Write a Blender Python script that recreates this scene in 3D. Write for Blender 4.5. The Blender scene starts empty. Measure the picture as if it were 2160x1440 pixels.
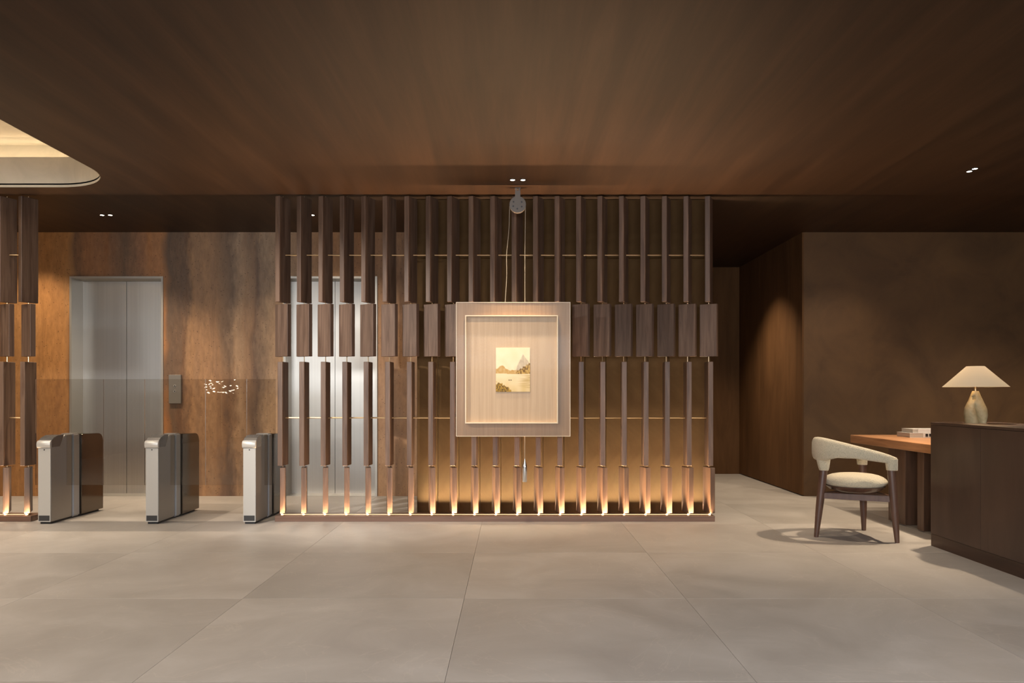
import bpy, bmesh, math, random
from mathutils import Vector, Matrix, noise

rnd = random.Random(7)
SC = bpy.context.scene
COL = SC.collection
R = math.radians

# ------------------------------------------------------------------ camera
cam_d = bpy.data.cameras.new('camera')
cam = bpy.data.objects.new('camera', cam_d)
COL.objects.link(cam)
cam.location = (0, 0, 1.25)
cam.rotation_euler = (R(90), 0, 0)
cam_d.sensor_width = 36
cam_d.lens = 36 * 1624 / 2160
cam_d.shift_y = 110 / 2160
cam_d.clip_end = 100
SC.camera = cam

# ------------------------------------------------------------------ exposure, world
SC.view_settings.view_transform = 'Standard'
SC.view_settings.look = 'None'
SC.view_settings.gamma = 1
SC.view_settings.exposure = 0.6
SC.view_settings.use_curve_mapping = False
cy = SC.cycles
cy.use_denoising = True
cy.max_bounces = 8
cy.diffuse_bounces = 5
cy.glossy_bounces = 4
cy.transmission_bounces = 6
cy.transparent_max_bounces = 8
cy.sample_clamp_indirect = 4
cy.blur_glossy = 0.5
cy.caustics_reflective = False
cy.caustics_refractive = False
w = bpy.data.worlds.new('world')
SC.world = w
w.use_nodes = True
w.node_tree.nodes['Background'].inputs[0].default_value = (0.75, 0.82, 0.95, 1)
w.node_tree.nodes['Background'].inputs[1].default_value = 0.25

WARM = (1.0, 0.70, 0.42)
WARM2 = (1.0, 0.80, 0.58)

def area(name, loc, rot, sx, sy, power, color, spread=180):
    l = bpy.data.lights.new(name, 'AREA')
    l.shape = 'RECTANGLE'; l.size = sx; l.size_y = sy
    l.energy = power; l.color = color; l.spread = R(spread)
    o = bpy.data.objects.new(name, l); COL.objects.link(o)
    o.location = loc; o.rotation_euler = rot
    return o

def spot(name, loc, target, power, color, cone=60, blend=0.6, radius=0.03):
    l = bpy.data.lights.new(name, 'SPOT')
    l.energy = power; l.color = color; l.spot_size = R(cone); l.spot_blend = blend
    l.shadow_soft_size = radius
    o = bpy.data.objects.new(name, l); COL.objects.link(o)
    o.location = loc
    d = Vector(target) - Vector(loc)
    o.rotation_euler = d.to_track_quat('-Z', 'Y').to_euler()
    return o

def point(name, loc, power, color, radius=0.03):
    l = bpy.data.lights.new(name, 'POINT')
    l.energy = power; l.color = color; l.shadow_soft_size = radius
    o = bpy.data.objects.new(name, l); COL.objects.link(o)
    o.location = loc
    return o

# daylight entering high through the glazed front behind the camera, an overhead fill added out of view, and the light well's glow
area('daylight', (-1.2, -6.3, 2.36), (R(90), 0, 0), 9.0, 0.9, 420, (0.90, 0.94, 1.0))
area('overhead_fill', (1.8, 0.8, 3.17), (R(4), 0, 0), 8.0, 2.6, 230, (0.96, 0.96, 1.0))
area('light_well_glow', (-5.6, 5.2, 3.64), (0, 0, 0), 3.0, 3.2, 85, (1.0, 0.86, 0.70), 130)
# washes from the base of the slat screens up on to the ceiling in front of them
area('screen_wash', (0.50, 7.524, 0.062), (R(180 + 9), 0, 0), 2.9, 0.02, 60, (1.0, 0.64, 0.36), 96)
area('screen_wash', (-1.62, 7.524, 0.062), (R(180 + 9), 0, 0), 1.3, 0.02, 14, (1.0, 0.64, 0.36), 96)
area('screen_wash', (-5.7, 7.535, 0.062), (R(180 + 6), 0, 0), 2.0, 0.02, 26, WARM, 100)
area('panel_wash', (0.52, 7.712, 0.060), (R(180 - 4), 0, 0), 2.9, 0.012, 33, (1.0, 0.86, 0.64), 84)
# spots
Z = 3.19
for x in (0.005, 0.10):
    spot('picture_spot', (x, 7.02, Z), (0.05, 7.30, 1.85), 68, (1.0, 0.82, 0.56), 44, 1.0)
for x in (-4.52, -4.43):
    spot('lift_spot', (x, 8.49, Z), (x - 0.1, 8.75, 0), 84, WARM2, 105, 1.0)
for x in (-2.20, -2.10):
    spot('lift_spot', (x, 8.49, Z), (x, 8.9, 0), 42, WARM2, 120, 1.0)
for y in (6.75, 6.67):
    spot('desk_spot', (4.01, y, Z), (3.35, 6.8, 0), 148, WARM2, 84, 0.9)
spot('passage_spot', (2.75, 10.2, Z), (2.85, 10.3, 0), 200, WARM2, 100, 1.0)
spot('aimed_fill_spot', (-3.9, 4.5, Z), (-1.75, 7.6, 1.05), 400, (1.0, 0.92, 0.84), 52, 0.8)  # unseen spots added to brighten the left slats and the first gate
spot('aimed_fill_spot', (-3.2, 4.5, Z), (-0.9, 7.6, 1.05), 150, (1.0, 0.92, 0.84), 52, 0.8)
spot('aimed_fill_spot', (-5.9, 4.8, Z), (-4.6, 7.5, 0.6), 45, (1.0, 0.88, 0.72), 40, 0.8)
for x, y, p in ((-5.75, 8.85, 95), (-3.4, 8.5, 50), (-2.3, 3.5, 75), (-0.1, 6.4, 125),
                (2.4, 6.6, 80), (5.6, 7.9, 190), (3.9, 8.6, 70), (5.6, 3.6, 60), (2.8, 3.6, 40), (0.3, 3.2, 25), (-2.5, 1.0, 60), (2.0, 1.0, 60)):
    spot('fill_spot', (x, y, Z), (x, y, 0), p, WARM2, 105, 1.0)  # assumed spots without fittings, added to brighten floor and walls

# ------------------------------------------------------------------ helpers
def finish(bm, name, mat, parent=None, smooth=False, bevel=0.0, seg=1, loc=None):
    if bevel > 0:
        bmesh.ops.bevel(bm, geom=list(bm.edges), offset=bevel, segments=seg, affect='EDGES', clamp_overlap=True)
    me = bpy.data.meshes.new(name)
    off = Vector((0, 0, 0))
    if parent is not None:
        off = wloc(parent)
    if loc is not None:
        off = Vector(loc)
    bmesh.ops.translate(bm, verts=bm.verts, vec=-off)
    bmesh.ops.recalc_face_normals(bm, faces=bm.faces)
    bm.to_mesh(me); bm.free()
    if smooth:
        for p in me.polygons: p.use_smooth = True
        try:
            me.set_sharp_from_angle(angle=R(40))
        except Exception:
            pass
    me.materials.append(mat)
    o = bpy.data.objects.new(name, me); COL.objects.link(o)
    if parent is not None:
        o.parent = parent
        o.location = off - wloc(parent)
    else:
        o.location = off
    return o

def wloc(o):
    v = Vector(o.location)
    while o.parent:
        o = o.parent
        v += Vector(o.location)
    return v

def thing(name, label, cat, loc, group=None):
    o = bpy.data.objects.new(name, None); COL.objects.link(o)
    o.location = loc
    o.empty_display_size = 0.1
    o['label'] = label; o['category'] = cat
    if group: o['group'] = group
    return o

def tag(o, label, cat, group=None):
    o['label'] = label; o['category'] = cat
    if group: o['group'] = group
    return o

def struct(o, label=None):
    o['kind'] = 'structure'
    if label: o['label'] = label
    return o

def box(bm, x0, x1, y0, y1, z0, z1):
    vs = [bm.verts.new(p) for p in ((x0, y0, z0), (x1, y0, z0), (x1, y1, z0), (x0, y1, z0), (x0, y0, z1), (x1, y0, z1), (x1, y1, z1), (x0, y1, z1))]
    for f in ((0, 3, 2, 1), (4, 5, 6, 7), (0, 1, 5, 4), (1, 2, 6, 5), (2, 3, 7, 6), (3, 0, 4, 7)):
        bm.faces.new([vs[i] for i in f])
    return bm

def nb(*a):
    bm = bmesh.new()
    if a: box(bm, *a)
    return bm

def tube(bm, p0, p1, r0, r1=None, n=12, sx=1.0):
    """tapered round bar"""
    if r1 is None: r1 = r0
    p0 = Vector(p0); p1 = Vector(p1)
    d = (p1 - p0).normalized()
    a = Vector((1, 0, 0)) if abs(d.x) < 0.9 else Vector((0, 1, 0))
    u = d.cross(a).normalized(); v = d.cross(u).normalized()
    rings = []
    for p, r in ((p0, r0), (p1, r1)):
        rings.append([bm.verts.new(p + (u * math.cos(t) + v * math.sin(t)) * r) for t in [2 * math.pi * k / n for k in range(n)]])
    for k in range(n):
        bm.faces.new((rings[0][k], rings[0][(k + 1) % n], rings[1][(k + 1) % n], rings[1][k]))
    bm.faces.new(rings[0][::-1]); bm.faces.new(rings[1])
    return bm

def lathe(bm, prof, cx, cy_, n=32, axis='z', cap=True):
    rings = []
    for r, h in prof:
        ring = []
        for k in range(n):
            t = 2 * math.pi * k / n
            if axis == 'z': p = (cx + r * math.cos(t), cy_ + r * math.sin(t), h)
            else: p = (cx + r * math.cos(t), h, cy_ + r * math.sin(t))
            ring.append(bm.verts.new(p))
        rings.append(ring)
    for a, b in zip(rings, rings[1:]):
        for k in range(n):
            bm.faces.new((a[k], a[(k + 1) % n], b[(k + 1) % n], b[k]))
    if cap:
        bm.faces.new(rings[0][::-1]); bm.faces.new(rings[-1])
    return bm

def prism_x(bm, prof, x0, x1):
    """profile of (y, z) points extruded along x"""
    a = [bm.verts.new((x0, y, z)) for y, z in prof]
    b = [bm.verts.new((x1, y, z)) for y, z in prof]
    n = len(prof)
    for k in range(n):
        bm.faces.new((a[k], a[(k + 1) % n], b[(k + 1) % n], b[k]))
    bm.faces.new(a[::-1]); bm.faces.new(b)
    return bm

# ------------------------------------------------------------------ materials
def mat(name):
    m = bpy.data.materials.new(name); m.use_nodes = True
    nt = m.node_tree
    b = nt.nodes['Principled BSDF']
    return m, nt, b

def L(nt, a, b): nt.links.new(a, b)

def N(nt, typ, **kw):
    n = nt.nodes.new(typ)
    for k, v in kw.items():
        if k.startswith('i_'):
            n.inputs[k[2:].replace('_', ' ')].default_value = v
        else: setattr(n, k, v)
    return n

def ramp(nt, stops, fac=None):
    r = nt.nodes.new('ShaderNodeValToRGB')
    el = r.color_ramp.elements
    while len(el) < len(stops): el.new(0.5)
    for e, (p, c) in zip(el, stops):
        e.position = p; e.color = (*c, 1) if len(c) == 3 else c
    if fac is not None: L(nt, fac, r.inputs[0])
    return r

def coords(nt, scale, rand=True, space='Object'):
    tc = N(nt, 'ShaderNodeTexCoord')
    mp = N(nt, 'ShaderNodeMapping')
    mp.inputs['Scale'].default_value = scale
    L(nt, tc.outputs[space], mp.inputs[0])
    if rand:
        oi = N(nt, 'ShaderNodeObjectInfo')
        mu = N(nt, 'ShaderNodeMath', operation='MULTIPLY'); mu.inputs[1].default_value = 37.0
        L(nt, oi.outputs['Random'], mu.inputs[0])
        L(nt, mu.outputs[0], mp.inputs['Location'])
        return mp, oi
    return mp, None

def plain(name, col, rough=0.5, metal=0.0, spec=0.5):
    m, nt, b = mat(name)
    b.inputs['Base Color'].default_value = (*col, 1)
    b.inputs['Roughness'].default_value = rough
    b.inputs['Metallic'].default_value = metal
    b.inputs['Specular IOR Level'].default_value = spec
    return m

def emit(name, col, s):
    m, nt, b = mat(name)
    b.inputs['Base Color'].default_value = (*col, 1)
    b.inputs['Emission Color'].default_value = (*col, 1)
    b.inputs['Emission Strength'].default_value = s
    return m

def wood(name, dark, light, scale, rough=0.45, rand=True, tone=0.25, space='Object', bump=0.05):
    m, nt, b = mat(name)
    mp, oi = coords(nt, scale, rand, space)
    n1 = N(nt, 'ShaderNodeTexNoise'); n1.inputs['Scale'].default_value = 1.0; n1.inputs['Detail'].default_value = 7; n1.inputs['Roughness'].default_value = 0.6
    n1.inputs['Distortion'].default_value = 0.6
    L(nt, mp.outputs[0], n1.inputs['Vector'])
    r = ramp(nt, [(0.28, dark), (0.5, tuple((a + c) / 2 for a, c in zip(dark, light))), (0.72, light)], n1.outputs['Fac'])
    out = r.outputs[0]
    if oi is not None and tone > 0:
        hs = N(nt, 'ShaderNodeHueSaturation')
        mr = N(nt, 'ShaderNodeMapRange'); mr.inputs['To Min'].default_value = 1 - tone; mr.inputs['To Max'].default_value = 1 + tone
        L(nt, oi.outputs['Random'], mr.inputs['Value'])
        L(nt, mr.outputs[0], hs.inputs['Value']); L(nt, out, hs.inputs['Color'])
        out = hs.outputs[0]
    L(nt, out, b.inputs['Base Color'])
    b.inputs['Roughness'].default_value = rough
    bp = N(nt, 'ShaderNodeBump'); bp.inputs['Strength'].default_value = bump; bp.inputs['Distance'].default_value = 0.01
    L(nt, n1.outputs['Fac'], bp.inputs['Height']); L(nt, bp.outputs[0], b.inputs['Normal'])
    return m

M = {}
M['slat'] = wood('walnut_slat', (0.066, 0.034, 0.020), (0.18, 0.112, 0.075), (26, 26, 1.6), 0.5, tone=0.16)
M['base'] = wood('walnut_base', (0.12, 0.062, 0.038), (0.21, 0.12, 0.08), (1.2, 24, 24), 0.45, tone=0.0)
M['chairwood'] = wood('walnut_chair', (0.075, 0.035, 0.022), (0.15, 0.078, 0.05), (24, 24, 3), 0.38, tone=0.0)
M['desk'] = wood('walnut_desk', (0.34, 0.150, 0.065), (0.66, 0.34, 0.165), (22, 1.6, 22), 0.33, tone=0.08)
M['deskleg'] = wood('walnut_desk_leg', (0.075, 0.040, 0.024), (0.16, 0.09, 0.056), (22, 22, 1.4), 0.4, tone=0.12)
M['cab'] = wood('dark_veneer', (0.050, 0.028, 0.019), (0.088, 0.050, 0.033), (9, 5, 1.2), 0.42, tone=0.03)
M['cabplinth'] = wood('dark_plinth', (0.040, 0.020, 0.012), (0.075, 0.038, 0.022), (14, 1.2, 14), 0.45, tone=0.0)
M['board'] = wood('pale_veneer', (0.25, 0.150, 0.085), (0.35, 0.225, 0.135), (34, 34, 1.0), 0.35, tone=0.0)
M['mount'] = wood('mount_veneer', (0.45, 0.315, 0.20), (0.57, 0.42, 0.285), (30, 30, 0.8), 0.4, tone=0.0)
M['passage'] = wood('passage_wood', (0.082, 0.039, 0.015), (0.14, 0.068, 0.027), (6, 4, 0.8), 0.75, tone=0.05)
M['passage'].node_tree.nodes['Principled BSDF'].inputs['Specular IOR Level'].default_value = 0.12
M['brass'] = plain('brass', (0.80, 0.60, 0.36), 0.28, 1.0)
M['metalframe'] = plain('satin_frame', (0.50, 0.47, 0.42), 0.4, 0.7)
M['pulley'] = plain('grey_metal', (0.17, 0.145, 0.125), 0.6, 0.2)
M['silver'] = plain('polished_steel', (0.80, 0.80, 0.78), 0.16, 1.0)
M['black'] = plain('black_plastic', (0.012, 0.012, 0.013), 0.4)
M['darkplate'] = plain('dark_plate', (0.035, 0.033, 0.032), 0.5)
M['cream'] = plain('cream_lacquer', (0.78, 0.66, 0.50), 0.4)
M['rope'] = plain('pale_cord', (0.32, 0.27, 0.21), 0.8)
M['white'] = plain('book_white', (0.62, 0.60, 0.56), 0.5)
M['paper'] = plain('book_paper', (0.44, 0.40, 0.34), 0.8)
M['ledline'] = emit('led_line', (1.0, 0.66, 0.34), 0.9)
M['leddot'] = emit('led_dot', (1.0, 0.74, 0.42), 3)
M['lamp'] = emit('downlight_lens', (1.0, 0.90, 0.72), 12)
M['coveled'] = emit('cove_led', (1.0, 0.80, 0.54), 7.5)
M['bulb'] = emit('bulb', (1.0, 0.64, 0.32), 70)
M['dark_gap'] = plain('dark_gap', (0.01, 0.008, 0.006), 0.9)

# brushed lift steel
def steel(name, col, rough, sc=(60, 60, 0.4), var=0.12):
    m, nt, b = mat(name)
    mp, oi = coords(nt, sc, True)
    n1 = N(nt, 'ShaderNodeTexNoise'); n1.inputs['Scale'].default_value = 1; n1.inputs['Detail'].default_value = 4
    L(nt, mp.outputs[0], n1.inputs['Vector'])
    r = ramp(nt, [(0.2, tuple(c * (1 - var) for c in col)), (0.8, tuple(c * (1 + var) for c in col))], n1.outputs['Fac'])
    L(nt, r.outputs[0], b.inputs['Base Color'])
    b.inputs['Metallic'].default_value = 1.0
    b.inputs['Roughness'].default_value = rough
    b.inputs['Anisotropic'].default_value = 0.6
    return m
M['steel'] = steel('brushed_steel', (0.53, 0.495, 0.44), 0.36, (60, 60, 0.4), 0.06)
M['gate'] = steel('gate_steel', (0.42, 0.395, 0.36), 0.48, (60, 60, 0.4), 0.015)
M['gatefront_lit'] = plain('gate_front_lit', (0.50, 0.475, 0.43), 0.42, 0.25)  # reflected brightness of the gate fronts put into the colour
M['gatecap'] = plain('gate_cap', (0.60, 0.57, 0.52), 0.38, 0.35)
M['callplate'] = plain('call_plate', (0.21, 0.19, 0.165), 0.45, 0.4)
M['gatedark'] = plain('gate_smoked', (0.14, 0.115, 0.092), 0.09, 0.9)
M['gatepost'] = plain('gate_post', (0.42, 0.42, 0.43), 0.45, 0.5)
M['gateroof'] = plain('gate_top', (0.20, 0.19, 0.18), 0.25, 0.6)

# stone floor
def floor_mat():
    m, nt, b = mat('floor_stone')
    tc = N(nt, 'ShaderNodeTexCoord'); geo = N(nt, 'ShaderNodeNewGeometry'); oi = N(nt, 'ShaderNodeObjectInfo')
    mp = N(nt, 'ShaderNodeMapping'); L(nt, geo.outputs['Position'], mp.inputs[0])
    mu = N(nt, 'ShaderNodeMath', operation='MULTIPLY'); mu.inputs[1].default_value = 60
    L(nt, oi.outputs['Random'], mu.inputs[0]); L(nt, mu.outputs[0], mp.inputs['Location'])
    n1 = N(nt, 'ShaderNodeTexNoise'); n1.inputs['Scale'].default_value = 1.5; n1.inputs['Detail'].default_value = 10; n1.inputs['Roughness'].default_value = 0.62; n1.inputs['Distortion'].default_value = 0.8
    L(nt, mp.outputs[0], n1.inputs['Vector'])
    r = ramp(nt, [(0.25, (0.330, 0.298, 0.265)), (0.5, (0.395, 0.362, 0.325)), (0.75, (0.465, 0.430, 0.392))], n1.outputs['Fac'])
    # thin pale veins
    n2 = N(nt, 'ShaderNodeTexNoise'); n2.inputs['Scale'].default_value = 1.1; n2.inputs['Detail'].default_value = 6; n2.inputs['Distortion'].default_value = 2.2
    L(nt, mp.outputs[0], n2.inputs['Vector'])
    v = ramp(nt, [(0.492, (0, 0, 0)), (0.50, (1, 1, 1)), (0.508, (0, 0, 0))], n2.outputs['Fac'])
    vm = N(nt, 'ShaderNodeMath', operation='MULTIPLY'); vm.inputs[1].default_value = 0.16
    L(nt, v.outputs[0], vm.inputs[0])
    mx = N(nt, 'ShaderNodeMixRGB'); L(nt, vm.outputs[0], mx.inputs[0]); L(nt, r.outputs[0], mx.inputs[1]); mx.inputs[2].default_value = (0.62, 0.55, 0.47, 1)
    hs = N(nt, 'ShaderNodeHueSaturation'); mr = N(nt, 'ShaderNodeMapRange'); mr.inputs['To Min'].default_value = 0.93; mr.inputs['To Max'].default_value = 1.07
    L(nt, oi.outputs['Random'], mr.inputs['Value']); L(nt, mr.outputs[0], hs.inputs['Value']); L(nt, mx.outputs[0], hs.inputs['Color'])
    L(nt, hs.outputs[0], b.inputs['Base Color'])
    rr = N(nt, 'ShaderNodeMapRange'); rr.inputs['To Min'].default_value = 0.38; rr.inputs['To Max'].default_value = 0.52
    L(nt, n1.outputs['Fac'], rr.inputs['Value']); L(nt, rr.outputs[0], b.inputs['Roughness'])
    b.inputs['Specular IOR Level'].default_value = 0.35
    return m
M['floor'] = floor_mat()
M['grout'] = plain('grout', (0.24, 0.20, 0.165), 0.9)

def ceil_mat():
    m, nt, b = mat('ceiling_wood')
    mp, _ = coords(nt, (7.0, 0.42, 1), False)
    n1 = N(nt, 'ShaderNodeTexNoise'); n1.inputs['Scale'].default_value = 1; n1.inputs['Detail'].default_value = 9; n1.inputs['Roughness'].default_value = 0.66; n1.inputs['Distortion'].default_value = 0.3
    L(nt, mp.outputs[0], n1.inputs['Vector'])
    r = ramp(nt, [(0.3, (0.019, 0.0090, 0.0046)), (0.5, (0.034, 0.0168, 0.0086)), (0.70, (0.053, 0.0270, 0.0143))], n1.outputs['Fac'])
    L(nt, r.outputs[0], b.inputs['Base Color'])
    b.inputs['Roughness'].default_value = 0.5
    b.inputs['Specular IOR Level'].default_value = 0.3
    return m
M['ceil'] = ceil_mat()

def plaster(name, a, bb, c, sc=1.6, rough=0.7):
    m, nt, b = mat(name)
    mp, _ = coords(nt, (1, 1, 1), False)
    n1 = N(nt, 'ShaderNodeTexNoise'); n1.inputs['Scale'].default_value = sc; n1.inputs['Detail'].default_value = 9; n1.inputs['Roughness'].default_value = 0.62; n1.inputs['Distortion'].default_value = 0.7
    L(nt, mp.outputs[0], n1.inputs['Vector'])
    r = ramp(nt, [(0.3, a), (0.5, bb), (0.7, c)], n1.outputs['Fac'])
    L(nt, r.outputs[0], b.inputs['Base Color']); b.inputs['Roughness'].default_value = rough
    bp = N(nt, 'ShaderNodeBump'); bp.inputs['Strength'].default_value = 0.12; bp.inputs['Distance'].default_value = 0.02
    L(nt, n1.outputs['Fac'], bp.inputs['Height']); L(nt, bp.outputs[0], b.inputs['Normal'])
    return m
M['plaster'] = plaster('brown_plaster', (0.068, 0.031, 0.008), (0.094, 0.045, 0.013), (0.122, 0.060, 0.018))
M['suede'] = plaster('backing_suede', (0.060, 0.032, 0.013), (0.080, 0.045, 0.019), (0.104, 0.060, 0.026), 2.2, 0.95)
M['suede'].node_tree.nodes['Principled BSDF'].inputs['Specular IOR Level'].default_value = 0.1
M['cove'] = plaster('cove_plaster', (0.42, 0.38, 0.31), (0.47, 0.43, 0.35), (0.52, 0.47, 0.39), 3.0, 0.8)

def travertine():
    m, nt, b = mat('rust_travertine')
    geo = N(nt, 'ShaderNodeNewGeometry')
    sep = N(nt, 'ShaderNodeSeparateXYZ'); L(nt, geo.outputs['Position'], sep.inputs[0])
    sh = N(nt, 'ShaderNodeMath', operation='ADD'); sh.inputs[1].default_value = 4.69; L(nt, sep.outputs[0], sh.inputs[0])
    # book-matched slabs 2.6 m apart: mirrored about the seam above the left lift
    pp = N(nt, 'ShaderNodeMath', operation='PINGPONG'); pp.inputs[1].default_value = 2.6; L(nt, sh.outputs[0], pp.inputs[0])
    cmb = N(nt, 'ShaderNodeCombineXYZ'); L(nt, pp.outputs[0], cmb.inputs[0]); L(nt, sep.outputs[2], cmb.inputs[2])
    mp = N(nt, 'ShaderNodeMapping'); mp.inputs['Scale'].default_value = (2.6, 1, 0.16); mp.inputs['Location'].default_value = (3.1, 0, 0.4); L(nt, cmb.outputs[0], mp.inputs[0])
    # wobble the band edges
    nw = N(nt, 'ShaderNodeTexNoise'); nw.inputs['Scale'].default_value = 5; nw.inputs['Detail'].default_value = 6
    mpw = N(nt, 'ShaderNodeMapping'); mpw.inputs['Scale'].default_value = (1, 1, 0.35); L(nt, cmb.outputs[0], mpw.inputs[0]); L(nt, mpw.outputs[0], nw.inputs['Vector'])
    wsub = N(nt, 'ShaderNodeVectorMath', operation='SUBTRACT'); L(nt, nw.outputs['Color'], wsub.inputs[0]); wsub.inputs[1].default_value = (0.5, 0.5, 0.5)
    wsc = N(nt, 'ShaderNodeVectorMath', operation='SCALE'); wsc.inputs['Scale'].default_value = 0.45; L(nt, wsub.outputs[0], wsc.inputs[0])
    wad = N(nt, 'ShaderNodeVectorMath', operation='ADD'); L(nt, mp.outputs[0], wad.inputs[0]); L(nt, wsc.outputs[0], wad.inputs[1])
    n1 = N(nt, 'ShaderNodeTexNoise'); n1.inputs['Scale'].default_value = 1; n1.inputs['Detail'].default_value = 7; n1.inputs['Roughness'].default_value = 0.55; n1.inputs['Distortion'].default_value = 0.25
    L(nt, wad.outputs[0], n1.inputs['Vector'])
    r = ramp(nt, [(0.30, (0.11, 0.062, 0.040)), (0.40, (0.22, 0.105, 0.054)), (0.45, (0.46, 0.225, 0.088)), (0.52, (0.44, 0.26, 0.135)), (0.60, (0.33, 0.215, 0.130)), (0.70, (0.52, 0.375, 0.235))], n1.outputs['Fac'])
    wx = N(nt, 'ShaderNodeSeparateXYZ'); L(nt, wsub.outputs[0], wx.inputs[0])
    wm = N(nt, 'ShaderNodeMath', operation='MULTIPLY_ADD'); L(nt, wx.outputs[0], wm.inputs[0]); wm.inputs[1].default_value = 0.35; L(nt, sep.outputs[0], wm.inputs[2])
    mrx = N(nt, 'ShaderNodeMapRange'); mrx.inputs['From Min'].default_value = -6.25; mrx.inputs['From Max'].default_value = -0.8; L(nt, wm.outputs[0], mrx.inputs['Value'])
    cols = [(0, (0.44, 0.20, 0.055)), (140, (0.46, 0.215, 0.065)), (158, (0.10, 0.045, 0.022)), (190, (0.30, 0.115, 0.036)), (228, (0.22, 0.085, 0.030)), (262, (0.060, 0.032, 0.020)),
            (300, (0.27, 0.10, 0.032)), (342, (0.44, 0.17, 0.045)), (358, (0.055, 0.030, 0.019)), (390, (0.085, 0.044, 0.027)), (408, (0.38, 0.215, 0.105)), (450, (0.36, 0.205, 0.105)),
            (482, (0.14, 0.082, 0.048)), (506, (0.42, 0.265, 0.15)), (535, (0.15, 0.095, 0.06)), (575, (0.46, 0.31, 0.18)), (640, (0.40, 0.22, 0.10)), (760, (0.44, 0.21, 0.07)), (820, (0.34, 0.17, 0.07)), (900, (0.42, 0.24, 0.11))]
    rx = ramp(nt, [(((p - 1080) * 9.4 / 1624 + 6.25) / 5.45, c) for p, c in cols], mrx.outputs[0])
    mxx = N(nt, 'ShaderNodeMixRGB'); mxx.inputs[0].default_value = 0.74; L(nt, r.outputs[0], mxx.inputs[1]); L(nt, rx.outputs[0], mxx.inputs[2])
    r = mxx
    mp2 = N(nt, 'ShaderNodeMapping'); mp2.inputs['Scale'].default_value = (20, 1, 7); L(nt, cmb.outputs[0], mp2.inputs[0])
    n2 = N(nt, 'ShaderNodeTexNoise'); n2.inputs['Scale'].default_value = 1; n2.inputs['Detail'].default_value = 8; n2.inputs['Roughness'].default_value = 0.7
    L(nt, mp2.outputs[0], n2.inputs['Vector'])
    r2 = ramp(nt, [(0.25, (0.62, 0.60, 0.58)), (0.6, (1.0, 1.0, 1.0)), (0.8, (1.25, 1.2, 1.15))], n2.outputs['Fac'])
    mx = N(nt, 'ShaderNodeMixRGB', blend_type='MULTIPLY'); mx.inputs[0].default_value = 1
    L(nt, r.outputs[0], mx.inputs[1]); L(nt, r2.outputs[0], mx.inputs[2])
    # small pits
    mp3 = N(nt, 'ShaderNodeMapping'); mp3.inputs['Scale'].default_value = (18, 1, 30); L(nt, cmb.outputs[0], mp3.inputs[0])
    vo = N(nt, 'ShaderNodeTexVoronoi'); L(nt, mp3.outputs[0], vo.inputs['Vector']); vo.inputs['Scale'].default_value = 1
    pit = ramp(nt, [(0.08, (0.25, 0.2, 0.18)), (0.16, (1, 1, 1))], vo.outputs['Distance'])
    mx2 = N(nt, 'ShaderNodeMixRGB', blend_type='MULTIPLY'); mx2.inputs[0].default_value = 0.8
    L(nt, mx.outputs[0], mx2.inputs[1]); L(nt, pit.outputs[0], mx2.inputs[2])
    L(nt, mx2.outputs[0], b.inputs['Base Color'])
    b.inputs['Roughness'].default_value = 0.5
    bp = N(nt, 'ShaderNodeBump'); bp.inputs['Strength'].default_value = 0.15; bp.inputs['Distance'].default_value = 0.02
    L(nt, n2.outputs['Fac'], bp.inputs['Height']); L(nt, bp.outputs[0], b.inputs['Normal'])
    return m
M['travertine'] = travertine()

def boucle():
    m, nt, b = mat('boucle_fabric')
    mp, _ = coords(nt, (1, 1, 1), False)
    vo = N(nt, 'ShaderNodeTexVoronoi'); vo.inputs['Scale'].default_value = 180; L(nt, mp.outputs[0], vo.inputs['Vector'])
    n1 = N(nt, 'ShaderNodeTexNoise'); n1.inputs['Scale'].default_value = 160; L(nt, mp.outputs[0], n1.inputs['Vector'])
    r = ramp(nt, [(0.0, (0.74, 0.65, 0.48)), (0.9, (0.48, 0.42, 0.29))], vo.outputs['Distance'])
    L(nt, r.outputs[0], b.inputs['Base Color']); b.inputs['Roughness'].default_value = 0.95
    b.inputs['Sheen Weight'].default_value = 0.3
    bp = N(nt, 'ShaderNodeBump'); bp.inputs['Strength'].default_value = 0.7; bp.inputs['Distance'].default_value = 0.006; bp.invert = True
    L(nt, vo.outputs['Distance'], bp.inputs['Height']); L(nt, bp.outputs[0], b.inputs['Normal'])
    return m
M['boucle'] = boucle()

def glass(name, tint, rough=0.0, refl=1.0):
    m, nt, b = mat(name)
    nt.nodes.remove(b)
    out = nt.nodes['Material Output']
    tr = N(nt, 'ShaderNodeBsdfTransparent'); tr.inputs[0].default_value = (*tint, 1)
    gl = N(nt, 'ShaderNodeBsdfGlossy'); gl.inputs['Roughness'].default_value = rough
    fr = N(nt, 'ShaderNodeFresnel'); fr.inputs['IOR'].default_value = 1.5
    mu = N(nt, 'ShaderNodeMath', operation='MULTIPLY'); mu.inputs[1].default_value = refl
    mx = N(nt, 'ShaderNodeMixShader')
    L(nt, fr.outputs[0], mu.inputs[0]); L(nt, mu.outputs[0], mx.inputs[0]); L(nt, tr.outputs[0], mx.inputs[1]); L(nt, gl.outputs[0], mx.inputs[2])
    L(nt, mx.outputs[0], out.inputs[0])
    return m
M['glass'] = glass('clear_glass', (0.90, 0.885, 0.86), 0.01, 0.9)
M['pic_glass'] = glass('picture_glass', (0.97, 0.96, 0.94), 0.05, 0.03)

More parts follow.
